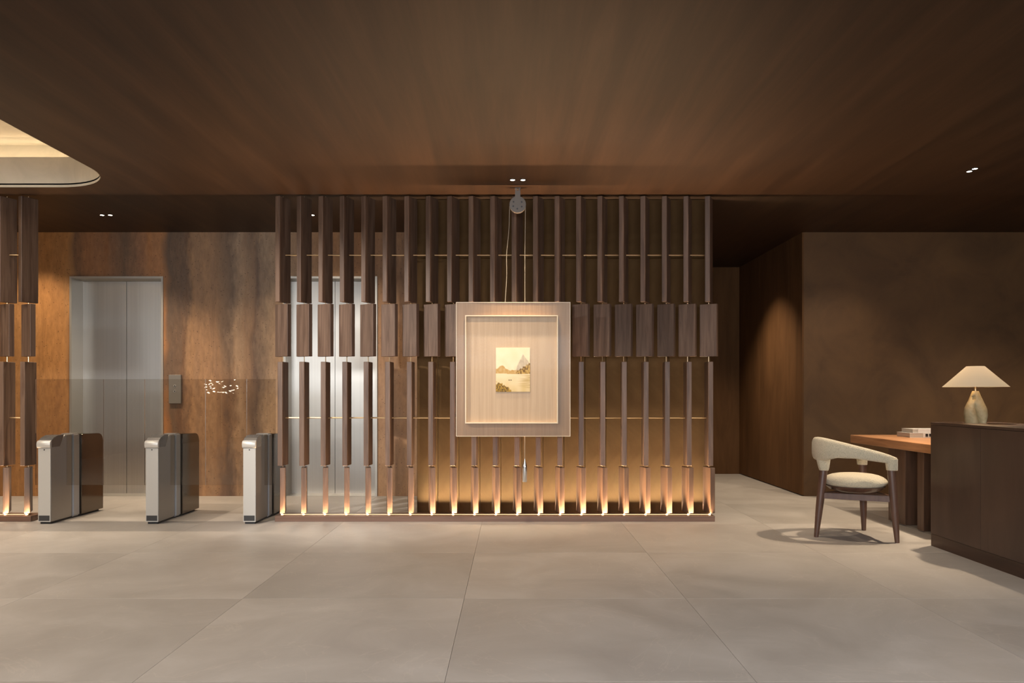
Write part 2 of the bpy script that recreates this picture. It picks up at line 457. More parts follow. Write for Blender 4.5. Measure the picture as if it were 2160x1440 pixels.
def shade_mat():
    m, nt, b = mat('lamp_shade_linen')
    nt.nodes.remove(b)
    out = nt.nodes['Material Output']
    d = N(nt, 'ShaderNodeBsdfDiffuse'); d.inputs[0].default_value = (0.42, 0.36, 0.27, 1)
    t = N(nt, 'ShaderNodeBsdfTranslucent'); t.inputs[0].default_value = (0.78, 0.60, 0.42, 1)
    mx = N(nt, 'ShaderNodeMixShader'); mx.inputs[0].default_value = 0.03
    L(nt, d.outputs[0], mx.inputs[1]); L(nt, t.outputs[0], mx.inputs[2]); L(nt, mx.outputs[0], out.inputs[0])
    return m
M['shade'] = shade_mat()
M['ceramic'] = plaster('lamp_ceramic', (0.34, 0.26, 0.13), (0.46, 0.36, 0.19), (0.55, 0.45, 0.26), 14, 0.65)

# ------------------------------------------------------------------ setting
CH = 3.2
XL, XR, YB = -8.2, 7.2, -6.6
# floor: bed + single tiles
fl = struct(finish(nb(XL, XR, YB, 12.2, -0.12, -0.012), 'floor', M['grout']), 'beige grey stone floor in large square tiles')
T = 1.352; J = 0.0008
gx0 = -0.292; gy0 = 4.70
i0 = math.floor((XL - gx0) / T); i1 = math.ceil((XR - gx0) / T)
j0 = math.floor((YB - gy0) / T); j1 = math.ceil((12.2 - gy0) / T)
full = None
for i in range(i0, i1):
    for j in range(j0, j1):
        x0, x1 = gx0 + i * T, gx0 + (i + 1) * T
        y0, y1 = gy0 + j * T, gy0 + (j + 1) * T
        cut = x0 < XL or x1 > XR or y0 < YB or y1 > 12.2
        x0, x1, y0, y1 = max(x0, XL), min(x1, XR), max(y0, YB), min(y1, 12.2)
        if x1 - x0 < 0.02 or y1 - y0 < 0.02: continue
        if cut or full is None:
            bm = nb(x0 + J, x1 - J, y0 + J, y1 - J, -0.0115, 0.0)
            o = finish(bm, 'tile', M['floor'], fl, loc=((x0 + x1) / 2, (y0 + y1) / 2, 0), bevel=0.0008)
            if not cut: full = o
        else:
            o = full.copy(); COL.objects.link(o); o.parent = fl
            o.location = Vector(((x0 + x1) / 2, (y0 + y1) / 2, 0)) - wloc(fl)

# ceiling with rounded-corner opening (built as polygons round the hole)
OX1, OY1 = -3.64, 7.28      # right and far edges of the opening
OX0, OY0 = -7.6, 3.2
RC = 0.62
def rrect(x0, x1, y0, y1, r, n=14):
    pts = []
    for cx, cy_, a0 in ((x1 - r, y1 - r, 0), (x0 + r, y1 - r, 90), (x0 + r, y0 + r, 180), (x1 - r, y0 + r, 270)):
        for k in range(n + 1):
            a = R(a0 + 90 * k / n)
            pts.append((cx + r * math.cos(a), cy_ + r * math.sin(a)))
    return pts
def plate_with_hole(bm, outer, hole, z0, z1):
    """rectangular plate (x0,x1,y0,y1) with a rounded hole, z0..z1"""
    x0, x1, y0, y1 = outer
    for z in (z0, z1):
        ov = [bm.verts.new((x, y, z)) for x, y in ((x1, y1), (x0, y1), (x0, y0), (x1, y0))]
        hv = [bm.verts.new((x, y, z)) for x, y in hole]
        n = len(hole) // 4
        for q in range(4):
            seg = hv[q * n:(q + 1) * n]
            for a, b in zip(seg, seg[1:]):
                bm.faces.new((ov[q], a, b))
            bm.faces.new((ov[q], seg[-1], hv[((q + 1) * n) % len(hv)], ov[(q + 1) % 4]))
    return bm
hole = rrect(OX0, OX1, OY0, OY1, RC)
bm = plate_with_hole(bmesh.new(), (XL, XR, YB, 7.56), hole, CH, CH + 0.05)
ceiling = struct(finish(bm, 'ceiling', M['ceil']), 'dark brown wood ceiling')
# the ceiling beyond the slat screens is a separate panel a finger's width higher
bp_ = finish(nb(XL, XR, 7.56, 12.2, CH + 0.02, CH + 0.07), 'ceiling_panel', M['ceil'], ceiling)
# light well: lip, wall, ledge, dome, led
well = thing('light_well', 'recessed rounded cream ceiling light well with glowing cove above gates', 'ceiling light', ((OX0 + OX1) / 2, (OY0 + OY1) / 2, CH))
def band(bm, ring, z0, z1):
    a = [bm.verts.new((x, y, z0)) for x, y in ring]; b = [bm.verts.new((x, y, z1)) for x, y in ring]
    for k in range(len(ring)):
        bm.faces.new((a[k], a[(k + 1) % len(ring)], b[(k + 1) % len(ring)], b[k]))
def ring_flat(bm, r0, r1, z):
    a = [bm.verts.new((x, y, z)) for x, y in r0]; b = [bm.verts.new((x, y, z)) for x, y in r1]
    for k in range(len(r0)):
        bm.faces.new((a[k], a[(k + 1) % len(r0)], b[(k + 1) % len(r0)], b[k]))
g = 0.004
rA = rrect(OX0 + g, OX1 - g, OY0 + g, OY1 - g, RC)
rB = rrect(OX0 - 0.02, OX1 + 0.02, OY0 - 0.02, OY1 + 0.02, RC + 0.02)
rC = rrect(OX0 - 0.06, OX1 + 0.06, OY0 - 0.06, OY1 + 0.06, RC + 0.06)
rD = rrect(OX0 - 0.20, OX1 + 0.20, OY0 - 0.20, OY1 + 0.20, RC + 0.20)
bm = bmesh.new(); band(bm, rA, CH - 0.0, CH + 0.022); ring_flat(bm, rA, rB, CH + 0.022); finish(bm, 'lip', M['cove'], well)
bm = bmesh.new(); band(bm, rB, CH + 0.022, CH + 0.036); ring_flat(bm, rB, rA, CH + 0.036); finish(bm, 'shadow_gap', M['dark_gap'], well)
bm = bmesh.new(); band(bm, rA, CH + 0.036, CH + 0.285); ring_flat(bm, rA, rC, CH + 0.285); finish(bm, 'reveal', M['cove'], well)
bm = bmesh.new(); band(bm, rC, CH + 0.285, CH + 0.287); ring_flat(bm, rC, rD, CH + 0.287); band(bm, rD, CH + 0.287, CH + 0.46); finish(bm, 'ledge', M['cove'], well)
bm = nb(OX0 - 0.45, OX1 + 0.45, OY0 - 0.45, OY1 + 0.45, CH + 0.46, CH + 0.50); finish(bm, 'dome', M['cove'], well)
rE = rrect(OX0 - 0.10, OX1 + 0.10, OY0 - 0.10, OY1 + 0.10, RC + 0.10)
bm = bmesh.new(); band(bm, rE, CH + 0.288, CH + 0.303); ring_flat(bm, rE, rC, CH + 0.303); finish(bm, 'led_strip', M['coveled'], well)

# walls
LY = 9.40
doors = [(-5.395, -4.254), (-2.785, -1.644)]
DH = 2.68
bm = bmesh.new()
xs = [XL, doors[0][0], doors[0][1], doors[1][0], doors[1][1], 2.2]
for k in (0, 2, 4): box(bm, xs[k], xs[k + 1], LY, LY + 0.30, 0, CH + 0.02)
for a, b_ in doors: box(bm, a, b_, LY, LY + 0.30, DH, CH + 0.02)
struct(finish(bm, 'wall_back', M['travertine']), 'rust coloured travertine wall with the two lifts')
struct(finish(nb(3.5625, XR, LY, LY + 0.12, 0, CH + 0.02), 'wall_back_right', M['plaster']), 'mottled brown plaster wall behind the desk')
# passage side wall, in single panels with recessed joints
wp = struct(finish(nb(3.5625, 3.68, LY + 0.1205, 12.0, 0, CH + 0.02), 'wall_passage_right', M['dark_gap']), 'wood panelled side wall of the dark passage')
ys = [LY - 0.002, 9.85, 11.0, 12.0]
for a, b_ in zip(ys, ys[1:]):
    finish(nb(3.542, 3.562, a + 0.002, b_ - 0.002, 0.012, CH + 0.018), 'panel', M['passage'], wp)
struct(finish(nb(2.0, 3.56, 12.0, 12.12, 0.0, CH + 0.02), 'wall_passage_end', M['passage']), 'dark wood wall at the end of the passage')
struct(finish(nb(2.08, 2.2, LY + 0.30, 12.0, 0, CH + 0.02), 'wall_passage_left', M['passage']))
struct(finish(nb(XL - 0.12, XL, YB, LY + 0.3, 0, CH + 0.5), 'wall_left', M['plaster']))
struct(finish(nb(XR, XR + 0.12, YB, LY + 0.12, 0, CH + 0.5), 'wall_right', M['plaster']))
# glazed front wall behind the camera
wf = bmesh.new()
box(wf, XL, XR, YB - 0.12, YB, 2.85, CH + 0.02); box(wf, XL, -6.0, YB - 0.12, YB, 0, 2.85); box(wf, 6.6, XR, YB - 0.12, YB, 0, 2.85)
struct(finish(wf, 'wall_front', M['plaster']))
win = thing('window_1', 'glazed front', 'window', (0.3, YB - 0.06, 0)); del win['category']; struct(win, 'glazed front of the lobby')
for k in range(7):
    x = -6.0 + k * 2.1
    finish(nb(x - 0.03, x + 0.03, YB - 0.10, YB - 0.02, 0, 2.85), 'window_frame', M['black'], win)
for k in range(6):
    x = -6.0 + k * 2.1
    finish(nb(x + 0.035, x + 2.065, YB - 0.07, YB - 0.06, 0.02, 2.84), 'pane', M['glass'], win)

# lifts
for n, (a, b_) in enumerate(doors):
    d = thing('door_%d' % (n + 1), '', '', ((a + b_) / 2, LY, 0)); del d['category']
    struct(d, ['steel lift door left of the call panel', 'steel lift door behind the slat screen'][n])
    f = 0.025; yd = LY + 0.238
    bm = bmesh.new()
    box(bm, a, a + f, LY - 0.015, LY + 0.28, 0, DH); box(bm, b_ - f, b_, LY - 0.015, LY + 0.28, 0, DH); box(bm, a + f, b_ - f, LY - 0.015, LY + 0.28, DH - f, DH)
    finish(bm, 'door_frame', M['metalframe'], d)
    mid = (a + b_) / 2
    for x0, x1 in ((a + f, mid - 0.003), (mid + 0.003, b_ - f)):
        finish(nb(x0, x1, yd, yd + 0.03, 0.004, DH - f - 0.002), 'door_leaf', M['steel'], d, loc=((x0 + x1) / 2, yd, 0))
    finish(nb(mid - 0.003, mid + 0.003, yd + 0.012, yd + 0.028, 0.004, DH - f - 0.003), 'door_seal', M['black'], d)
    finish(nb(a + f, b_ - f, LY - 0.01, yd, 0.0005, 0.004), 'sill', M['metalframe'], d)
# call panel
cp = thing('lift_call_panel', 'grey metal lift call panel with two arrow buttons beside left lift', 'call panel', (-4.105, LY, 1.30))
finish(nb(-4.18, -4.03, LY - 0.028, LY, 1.13, 1.48), 'plate', M['callplate'], cp, bevel=0.003)
for zc, s in ((1.345, 1), (1.28, -1)):
    bm = lathe(bmesh.new(), [(0.016, LY - 0.032), (0.016, LY - 0.027)], -4.105, zc, 16, 'y')
    bt = finish(bm, 'button', M['metalframe'], cp)
    bm = bmesh.new()
    vs = [(-4.105 - 0.011, zc - 0.007 * s), (-4.105 + 0.011, zc - 0.007 * s), (-4.105, zc + 0.011 * s)]
    a_ = [bm.verts.new((x, LY - 0.034, z)) for x, z in vs]; c_ = [bm.verts.new((x, LY - 0.0315, z)) for x, z in vs]
    bm.faces.new(a_); bm.faces.new(c_[::-1])
    for k in range(3): bm.faces.new((a_[k], a_[(k + 1) % 3], c_[(k + 1) % 3], c_[k]))
    finish(bm, 'arrow', M['black'], bt)

# ------------------------------------------------------------------ slat screens
RODY = 7.62
ROWS = [(2.150, 3.186, 24), (1.617, 2.134, 120), (0.543, 1.563, 3), (0.080, 0.525, -12)]
slat_mesh = []
for z0, z1, _ in ROWS:
    bm = nb(-0.025, 0.025, -0.085, 0.085, 0, z1 - z0)
    bmesh.ops.bevel(bm, geom=list(bm.edges), offset=0.003, segments=1, affect='EDGES')
    me = bpy.data.meshes.new('slat'); bm.to_mesh(me); bm.free(); me.materials.append(M['slat']); slat_mesh.append(me)
bm = tube(bmesh.new(), (0, 0, 0), (0, 0, 3.145), 0.0045, n=8)
rod_me = bpy.data.meshes.new('vertical_rod'); bm.to_mesh(rod_me); bm.free(); rod_me.materials.append(M['brass'])
bm = lathe(bmesh.new(), [(0.011, 0.0), (0.011, 0.006), (0.006, 0.012)], 0, 0, 12)
dot_me = bpy.data.meshes.new('uplight'); bm.to_mesh(dot_me); bm.free(); dot_me.materials.append(M['leddot'])
def screen(label, rods, x0, x1, shift):
    t = thing('slat_screen', label, 'screen', ((x0 + x1) / 2, RODY, 0), 'pivoting slat screens')
    finish(nb(x0, x1, 7.52, 7.735, 0, 0.055), 'base', M['base'], t, bevel=0.002)
    finish(nb(rods[0], rods[-1], 7.606, 7.612, 0.0555, 0.060), 'led_strip', M['ledline'], t)
    for z in (2.62, 1.011):
        finish(tube(bmesh.new(), (rods[0], RODY, z), (rods[-1], RODY, z), 0.007, n=8), 'brass_rod', M['brass'], t)
    for x in rods:
        o = bpy.data.objects.new('vertical_rod', rod_me); COL.objects.link(o); o.parent = t; o.location = Vector((x, RODY, 0.055)) - wloc(t)
        o = bpy.data.objects.new('uplight', dot_me); COL.objects.link(o); o.parent = t; o.location = Vector((x, RODY - 0.03, 0.0555)) - wloc(t)
        for r_, (z0, z1, ang) in enumerate(ROWS):
            o = bpy.data.objects.new('slat', slat_mesh[r_]); COL.objects.link(o); o.parent = t
            o.location = Vector((x, RODY, z0)) - wloc(t)
            o.rotation_euler = (0, 0, -R(ang + shift.get(r_, 0) + rnd.uniform(-1.2, 1.2)))
    return t
P = 0.2107
main_rods = [-2.266 + P * k for k in range(21)]
screen('wide screen of pivoting walnut slats behind the hanging picture', main_rods, -2.318, 1.982, {})
left_rods = [-4.786 - P * k for k in range(9)][::-1]
screen('narrow screen of walnut slats at the far side of the gates', left_rods, -6.60, -4.70, {3: -13})
# backing panel behind the main screen, in strips
bk = thing('backing_panel', 'brown suede backing panel in vertical strips behind the slats', 'wall panel', (0.52, 7.815, 0))
nst = 14; X0, X1 = -0.964, 2.015
wst = (X1 - X0) / nst
strip_me = None
for k in range(nst):
    cx = X0 + wst * (k + 0.5)
    if strip_me is None:
        o = finish(nb(cx - wst / 2 + 0.0015, cx + wst / 2 - 0.0015, 7.800, 7.830, 0.0, CH + 0.018), 'panel_strip', M['suede'], bk, loc=(cx, 7.815, 0), bevel=0.004)
        strip_me = o
    else:
        o = strip_me.copy(); COL.objects.link(o); o.parent = bk; o.location = Vector((cx, 7.815, 0)) - wloc(bk)

# ------------------------------------------------------------------ downlights
def downlight(label, pts, cx, cy_):
    t = thing('downlight', label, 'ceiling light', (cx, cy_, CH), 'twin recessed downlights')
    for x, y in pts:
        z = CH + (0.02 if y > 7.56 else 0)
        finish(lathe(bmesh.new(), [(0.030, z - 0.001), (0.030, z - 0.004), (0.021, z - 0.004), (0.021, z - 0.001)], x, y, 20, cap=False), 'trim_ring', M['black'], t)
        finish(lathe(bmesh.new(), [(0.0205, z - 0.0035), (0.0205, z - 0.002)], x, y, 20), 'lens', M['lamp'], t)
downlight('twin lit downlight above the hanging picture and pulley', [(0.005, 7.02), (0.10, 7.02)], 0.05, 7.02)
downlight('twin lit downlight in front of the left lift', [(-4.52, 8.49), (-4.43, 8.49)], -4.475, 8.49)
downlight('twin downlight seen through the slats before the second lift', [(-2.20, 8.49), (-2.10, 8.49)], -2.15, 8.49)
downlight('twin lit downlight over the chair and desk', [(4.01, 6.75), (4.01, 6.67)], 4.01, 6.71)

# ------------------------------------------------------------------ hanging picture, pulley, cord, weight
PY = 7.31
pl = thing('pulley', 'grey round ceiling pulley with five holes above the picture', 'pulley', (0.054, PY, CH))
finish(nb(0.026, 0.082, PY - 0.03, PY + 0.03, CH - 0.006, CH), 'ceiling_plate', M['pulley'], pl, bevel=0.002)
bm = nb(0.032, 0.046, PY - 0.022, PY - 0.012, 3.155, CH - 0.006); box(bm, 0.062, 0.076, PY - 0.022, PY - 0.012, 3.155, CH - 0.006)
box(bm, 0.029, 0.079, PY - 0.0275, PY - 0.0245, 3.035, 3.17)
finish(bm, 'bracket', M['pulley'], pl)
bm = lathe(bmesh.new(), [(0.060, PY - 0.024), (0.078, PY - 0.022), (0.078, PY - 0.012), (0.066, PY - 0.004), (0.066, PY + 0.004), (0.078, PY + 0.012), (0.078, PY + 0.020)], 0.054, 3.041, 40, 'y')
wh = finish(bm, 'wheel', M['pulley'], pl, smooth=True)
for dx, dz in ((-0.040, 0.024), (0.038, 0.022), (-0.042, -0.018), (0.038, -0.022), (-0.004, -0.042)):
    finish(lathe(bmesh.new(), [(0.008, PY - 0.0262), (0.008, PY - 0.0235)], 0.054 + dx, 3.041 + dz, 14, 'y'), 'hole', M['black'], wh)
def cordobj(name, pts, r, parent):
    bm = bmesh.new()
    rings = []
    for p in pts:
        rings.append([bm.verts.new((p[0] + r * math.cos(a), p[1] + r * math.sin(a), p[2])) for a in [math.pi * k / 4 for k in range(8)]])
    for a, b in zip(rings, rings[1:]):
        for k in range(8): bm.faces.new((a[k], a[(k + 1) % 8], b[(k + 1) % 8], b[k]))
    bm.faces.new(rings[0]); bm.faces.new(rings[-1][::-1])
    return finish(bm, name, M['rope'], parent, smooth=True)
cd = thing('cord', 'thin pale cord running over the pulley to picture and weight', 'cord', (0.054, PY, 3.041))
lp = []
for k in range(25):
    t = k / 24
    z = 3.03 + (2.1175 - 3.03) * t
    x = -0.022 + (-0.065 + 0.022) * t + 0.008 * math.sin(t * 9.5) * (1 - abs(2 * t - 1))
    lp.append((x, PY, z))
cordobj('cord_strand', lp, 0.0032, cd)
rp = [(0.128, PY, 3.04), (0.123, PY + 0.016, 2.6), (0.122, PY + 0.016, 1.5), (0.121, PY + 0.012, 0.63)]
cordobj('cord_strand', rp, 0.0032, cd)
wt = thing('plumb_weight', 'polished steel plumb weight hanging on the cord below the picture', 'weight', (0.121, PY + 0.012, 0.41))
bm = lathe(bmesh.new(), [(0.003, 0.633), (0.004, 0.625), (0.024, 0.565), (0.026, 0.555)], 0.121, PY + 0.012, 28)
finish(bm, 'cone', M['silver'], wt, smooth=True)
bm = lathe(bmesh.new(), [(0.026, 0.5545), (0.0262, 0.552), (0.0262, 0.418), (0.023, 0.412)], 0.121, PY + 0.012, 28)
finish(bm, 'cylinder', M['silver'], wt, smooth=True)

fp = thing('hanging_picture', 'pale wood panel holding a small framed landscape, hung in front of the slats', 'picture', (0.011, PY, 0.845))
bx0, bx1, bz0, bz1 = -0.530, 0.553, 0.845, 2.117
finish(nb(bx0 + 0.005, bx1 - 0.005, PY - 0.012, PY + 0.004, bz0 + 0.005, bz1 - 0.005), 'backing_board', M['board'], fp)
def frame(bm, x0, x1, z0, z1, y0, y1, w_):
    box(bm, x0, x0 + w_, y0, y1, z0, z1); box(bm, x1 - w_, x1, y0, y1, z0, z1)
    box(bm, x0 + w_, x1 - w_, y0, y1, z0, z0 + w_); box(bm, x0 + w_, x1 - w_, y0, y1, z1 - w_, z1)
    return bm
finish(frame(bmesh.new(), bx0, bx1, bz0, bz1, PY - 0.018, PY + 0.006, 0.0055), 'outer_rim', M['cream'], fp)
fx0, fx1 = (981 - 1080) * 7.25 / 1624, (1177 - 1080) * 7.25 / 1624
fz0, fz1 = 1.25 - (893 - 830) * 7.25 / 1624, 1.25 + (830 - 664.5) * 7.25 / 1624
finish(frame(bmesh.new(), fx0, fx1, fz0, fz1, PY - 0.062, PY - 0.0125, 0.011), 'inner_frame', M['cream'], fp)
mb = finish(nb(fx0 + 0.011, fx1 - 0.011, PY - 0.026, PY - 0.0125, fz0 + 0.011, fz1 - 0.011), 'mount_board', M['mount'], fp)
px0, px1 = (1046 - 1080) * 7.28 / 1624, (1118 - 1080) * 7.28 / 1624
pz0, pz1 = 1.25 - (826 - 830) * 7.28 / 1624, 1.25 + (830 - 733) * 7.28 / 1624
finish(nb(px0, px1, PY - 0.034, PY - 0.0265, pz0, pz1), 'canvas', M['cream'], fp)
# flat landscape print: colours computed on a fine grid
NU, NV = 72, 93
def lerp(a, b, t):
    t = max(0, min(1, t)); return tuple(x + (y - x) * t for x, y in zip(a, b))
def paint(u, v):
    """u right 0..1, v down 0..1 -> linear colour"""
    s = noise.noise(Vector((u * 6, v * 6, 3.3))); s2 = noise.noise(Vector((u * 22, v * 22, 1.7)))
    c = lerp((0.92, 0.82, 0.64), (0.88, 0.76, 0.58), v * 1.6); c = lerp(c, (0.93, 0.85, 0.70), 0.5 + s)
    peak = 0.15 + 1.15 * abs(u - 0.80) + (0.9 * max(0, 0.8 - u) ** 1.5) + 0.02 * s2
    if v > peak and v < 0.60: c = lerp((0.62, 0.54, 0.45), (0.74, 0.66, 0.54), 0.5 + 1.2 * s2)
    m2 = 0.50 + 0.02 * s2 - 0.10 * math.exp(-((u - 0.17) / 0.12) ** 2) + 0.02 * u
    if v > m2 and v < 0.60: c = lerp((0.66, 0.47, 0.20), (0.72, 0.56, 0.33), 0.5 + s2)
    m3 = 0.60 - 0.42 * max(0, u - 0.58) ** 0.8 * 1.25 + 0.05 * s2
    if u > 0.58 and v > m3 and v < 0.60: c = lerp((0.30, 0.19, 0.05), (0.70, 0.52, 0.22), 0.55 + 1.6 * s2 + 0.5 * s)
    if v >= 0.585 + 0.02 * u: 
        c = lerp((0.90, 0.80, 0.62), (0.76, 0.62, 0.36), (v - 0.6) * 1.8 + 0.4 * s)
        st = noise.noise(Vector((u * 3, v * 45, 9)))
        if u > 0.55: c = lerp(c, (0.52, 0.37, 0.12), (u - 0.55) * 2.0 * (0.35 + st) * (1.2 - abs(v - 0.72) * 4))
    b = 0.80 + 0.15 * (u / 0.42) ** 2 + 0.06 * s2 + 0.03 * s
    if u < 0.45 and v > b: c = lerp((0.22, 0.14, 0.02), (0.62, 0.44, 0.10), 0.5 + 1.5 * noise.noise(Vector((u * 30, v * 30, 5))))
    if abs(v - 0.738) < 0.007 and (0.37 < u < 0.41 or 0.43 < u < 0.47): c = (0.30, 0.24, 0.17)
    return tuple(x ** 1.5 for x in c)
verts = [(px0 + (px1 - px0) * i / NU, PY - 0.0343, pz1 - (pz1 - pz0) * j / NV) for j in range(NV + 1) for i in range(NU + 1)]
faces = [(j * (NU + 1) + i, (j + 1) * (NU + 1) + i, (j + 1) * (NU + 1) + i + 1, j * (NU + 1) + i + 1) for j in range(NV) for i in range(NU)]
me = bpy.data.meshes.new('landscape_print'); fl0 = wloc(fp)
me.from_pydata([tuple(Vector(v) - fl0) for v in verts], [], faces)
ca = me.color_attributes.new('paint', 'FLOAT_COLOR', 'POINT')
buf = []
for j in range(NV + 1):
    for i in range(NU + 1): buf.extend((*paint(i / NU, j / NV), 1.0))
ca.data.foreach_set('color', buf)
m, nt, b = mat('landscape_paint')
at = N(nt, 'ShaderNodeVertexColor'); at.layer_name = 'paint'; L(nt, at.outputs[0], b.inputs['Base Color']); b.inputs['Roughness'].default_value = 0.55
me.materials.append(m)
o = bpy.data.objects.new('landscape_print', me); COL.objects.link(o); o.parent = fp
o['label'] = 'small ochre painting of a lake, hills and bushes'
finish(nb(bx0 + 0.006, bx1 - 0.006, PY - 0.068, PY - 0.064, bz0 + 0.006, bz1 - 0.006), 'glass_pane', M['pic_glass'], fp)

# ------------------------------------------------------------------ speed gates
def gate(label, xc, panes):
    t = thing('speed_gate', label, 'turnstile', (xc, 7.83, 0), 'stainless steel speed gates')
    w0 = 0.060; w1 = 0.085
    # front half
    prof = [(7.385, 0.02), (7.385, 0.75), (7.41, 0.79), (7.46, 0.80), (7.58, 0.80), (7.62, 0.842), (7.74, 0.842), (7.74, 0.02)]
    finish(prism_x(bmesh.new(), prof, xc - w0, xc + w0), 'front_body', M['gate'], t, bevel=0.004, seg=2, smooth=True)
    prof = [(7.392, 0.800), (7.380, 0.798), (7.368, 0.786), (7.363, 0.766), (7.366, 0.745), (7.373, 0.730), (7.392, 0.728)]
    finish(prism_x(bmesh.new(), prof, xc - w0 - 0.006, xc + w0 + 0.004), 'cap', M['gatecap'], t, bevel=0.002, smooth=True)
    prof = [(7.393, 0.735), (7.393, 0.802), (7.43, 0.826), (7.50, 0.846), (7.60, 0.848), (7.53, 0.735)]
    finish(prism_x(bmesh.new(), prof, xc - w0 - 0.003, xc + w0 + 0.003), 'reader_hood', M['gateroof'], t, bevel=0.002)
    # centre post
    finish(nb(xc - 0.071, xc + 0.071, 7.745, 7.865, 0.012, 0.848), 'centre_post', M['gatepost'], t, bevel=0.012, seg=3, smooth=True)
    # rear half
    pr = [(7.87, 0.02), (7.87, 0.838), (8.18, 0.832)]
    for k in range(1, 7):
        a = R(90 - 15 * k); pr.append((8.20 + 0.085 * math.cos(a), 0.745 + 0.085 * math.sin(a)))
    pr += [(8.285, 0.02)]
    finish(prism_x(bmesh.new(), pr, xc - w1 + 0.01, xc + w1), 'rear_body', M['gatedark'], t, bevel=0.003, smooth=True)
    finish(nb(xc - w0 + 0.012, xc + w0 - 0.012, 7.40, 8.26, 0.0, 0.02), 'plinth', M['black'], t)
    finish(nb(xc - w0 + 0.001, xc + w0 - 0.001, 7.3815, 7.3848, 0.021, 0.727), 'lit_front_plate', M['gatefront_lit'], t)  # added plate, its lighter colour stands in for the front's bright reflection
    finish(nb(xc - w0 + 0.008, xc + w0 - 0.010, 7.3785, 7.3812, 0.032, 0.082), 'sensor_plate', M['darkplate'], t)
    finish(lathe(bmesh.new(), [(0.006, 7.3795), (0.006, 7.3813)], xc, 0.712, 14, 'y'), 'camera_eye', M['black'], t)
    for x0, x1, y in panes:
        finish(nb(x0, x1, y, y + 0.010, 0.344, 1.394), 'glass_wing', M['glass'], t)
    return t
gate('steel speed gate nearest the left slat screen', -4.484, [(-4.728, -4.058, 7.64)])
gate('middle of the three steel speed gates', -3.452, [(-4.056, -3.648, 7.643), (-3.646, -3.046, 7.64)])
gate('steel speed gate touching the wide slat screen', -2.518, [(-3.044, -2.636, 7.643), (-2.634, -2.345, 7.64)])

# ------------------------------------------------------------------ chair
ch = thing('armchair', 'cream boucle three-legged armchair with curved back by the desk', 'chair', (3.03, 6.75, 0))
cx_, cy0 = 3.20, 6.75
def sweep(sections, n=20):
    """sections: list of (center, tangent-in-plan, halfwidth, z0, z1)"""
    bm = bmesh.new(); rings = []
    for c, tg, hw, z0, z1 in sections:
        nrm = Vector((-tg.y, tg.x, 0)).normalized()
        hh = (z1 - z0) / 2; zc = (z0 + z1) / 2
        ring = []
        for k in range(n):
            a = 2 * math.pi * k / n
            e = 0.62
            ca_, sa = math.cos(a), math.sin(a)
            u = math.copysign(abs(ca_) ** e, ca_) * hw; v = math.copysign(abs(sa) ** e, sa) * hh
            ring.append(bm.verts.new(c + nrm * u + Vector((0, 0, zc + v))))
        rings.append(ring)
    for a, b in zip(rings, rings[1:]):
        for k in range(n): bm.faces.new((a[k], a[(k + 1) % n], b[(k + 1) % n], b[k]))
    bm.faces.new(rings[0]); bm.faces.new(rings[-1][::-1])
    return bm
secs = []
NS = 44
for k in range(NS + 1):
    t = k / NS
    a = R(-90 - 180 * t)
    e = 0.80
    c = Vector((cx_ + 0.03 + 0.535 * math.copysign(abs(math.cos(a)) ** e, math.cos(a)), cy0 + 0.275 * math.copysign(abs(math.sin(a)) ** 0.9, math.sin(a)), 0))
    secs.append(c)
S2 = []
for k, c in enumerate(secs):
    tg = (secs[min(k + 1, NS)] - secs[max(k - 1, 0)])
    f = max(0, min(1, (cx_ + 0.03 - c.x) / 0.535))
    zt = 0.725 + 0.145 * f; zb = 0.655 + 0.045 * min(1, f * 1.6) - 0.035 * max(0, f - 0.85) / 0.15
    hw = 0.038 + 0.010 * f
    end = min(k, NS - k)
    if end < 3:
        sc = (0.62, 0.88, 0.97)[end]
        zc = zt - 0.03; zt = zc + 0.03 * sc; hw *= sc
    S2.append((c, tg, hw, zb, zt))
finish(sweep(S2), 'backrest', M['boucle'], ch, smooth=True)
LEGS = [((2.655, 6.72), (2.722, 6.72)), ((3.232, 6.46), (3.190, 6.475)), ((3.222, 7.05), (3.200, 7.03))]
def capm(x, y, xt, w0, w1, z0, z1):
    bm = bmesh.new(); rings = []
    for k in range(9):
        t = k / 8
        wd = w0 + (w1 - w0) * (t ** 0.8)
        X = x + (xt - x) * t
        rings.append([bm.verts.new((X + wd / 2 * math.copysign(abs(math.cos(a)) ** 0.8, math.cos(a)), y + min(wd, 0.085) / 2 * math.copysign(abs(math.sin(a)) ** 0.8, math.sin(a)), z0 + (z1 - z0) * t)) for a in [2 * math.pi * q / 20 for q in range(20)]])
    for a, b in zip(rings, rings[1:]):
        for q in range(20): bm.faces.new((a[q], a[(q + 1) % 20], b[(q + 1) % 20], b[q]))
    bm.faces.new(rings[0]); bm.faces.new(rings[-1][::-1])
    return bm
finish(capm(2.722, 6.72, 2.715, 0.072, 0.135, 0.582, 0.73), 'leg_sleeve', M['boucle'], ch, smooth=True)
finish(capm(3.196, 6.475, 3.190, 0.084, 0.100, 0.606, 0.70), 'leg_sleeve', M['boucle'], ch, smooth=True)
finish(capm(3.197, 7.03, 3.195, 0.082, 0.095, 0.603, 0.70), 'leg_sleeve', M['boucle'], ch, smooth=True)
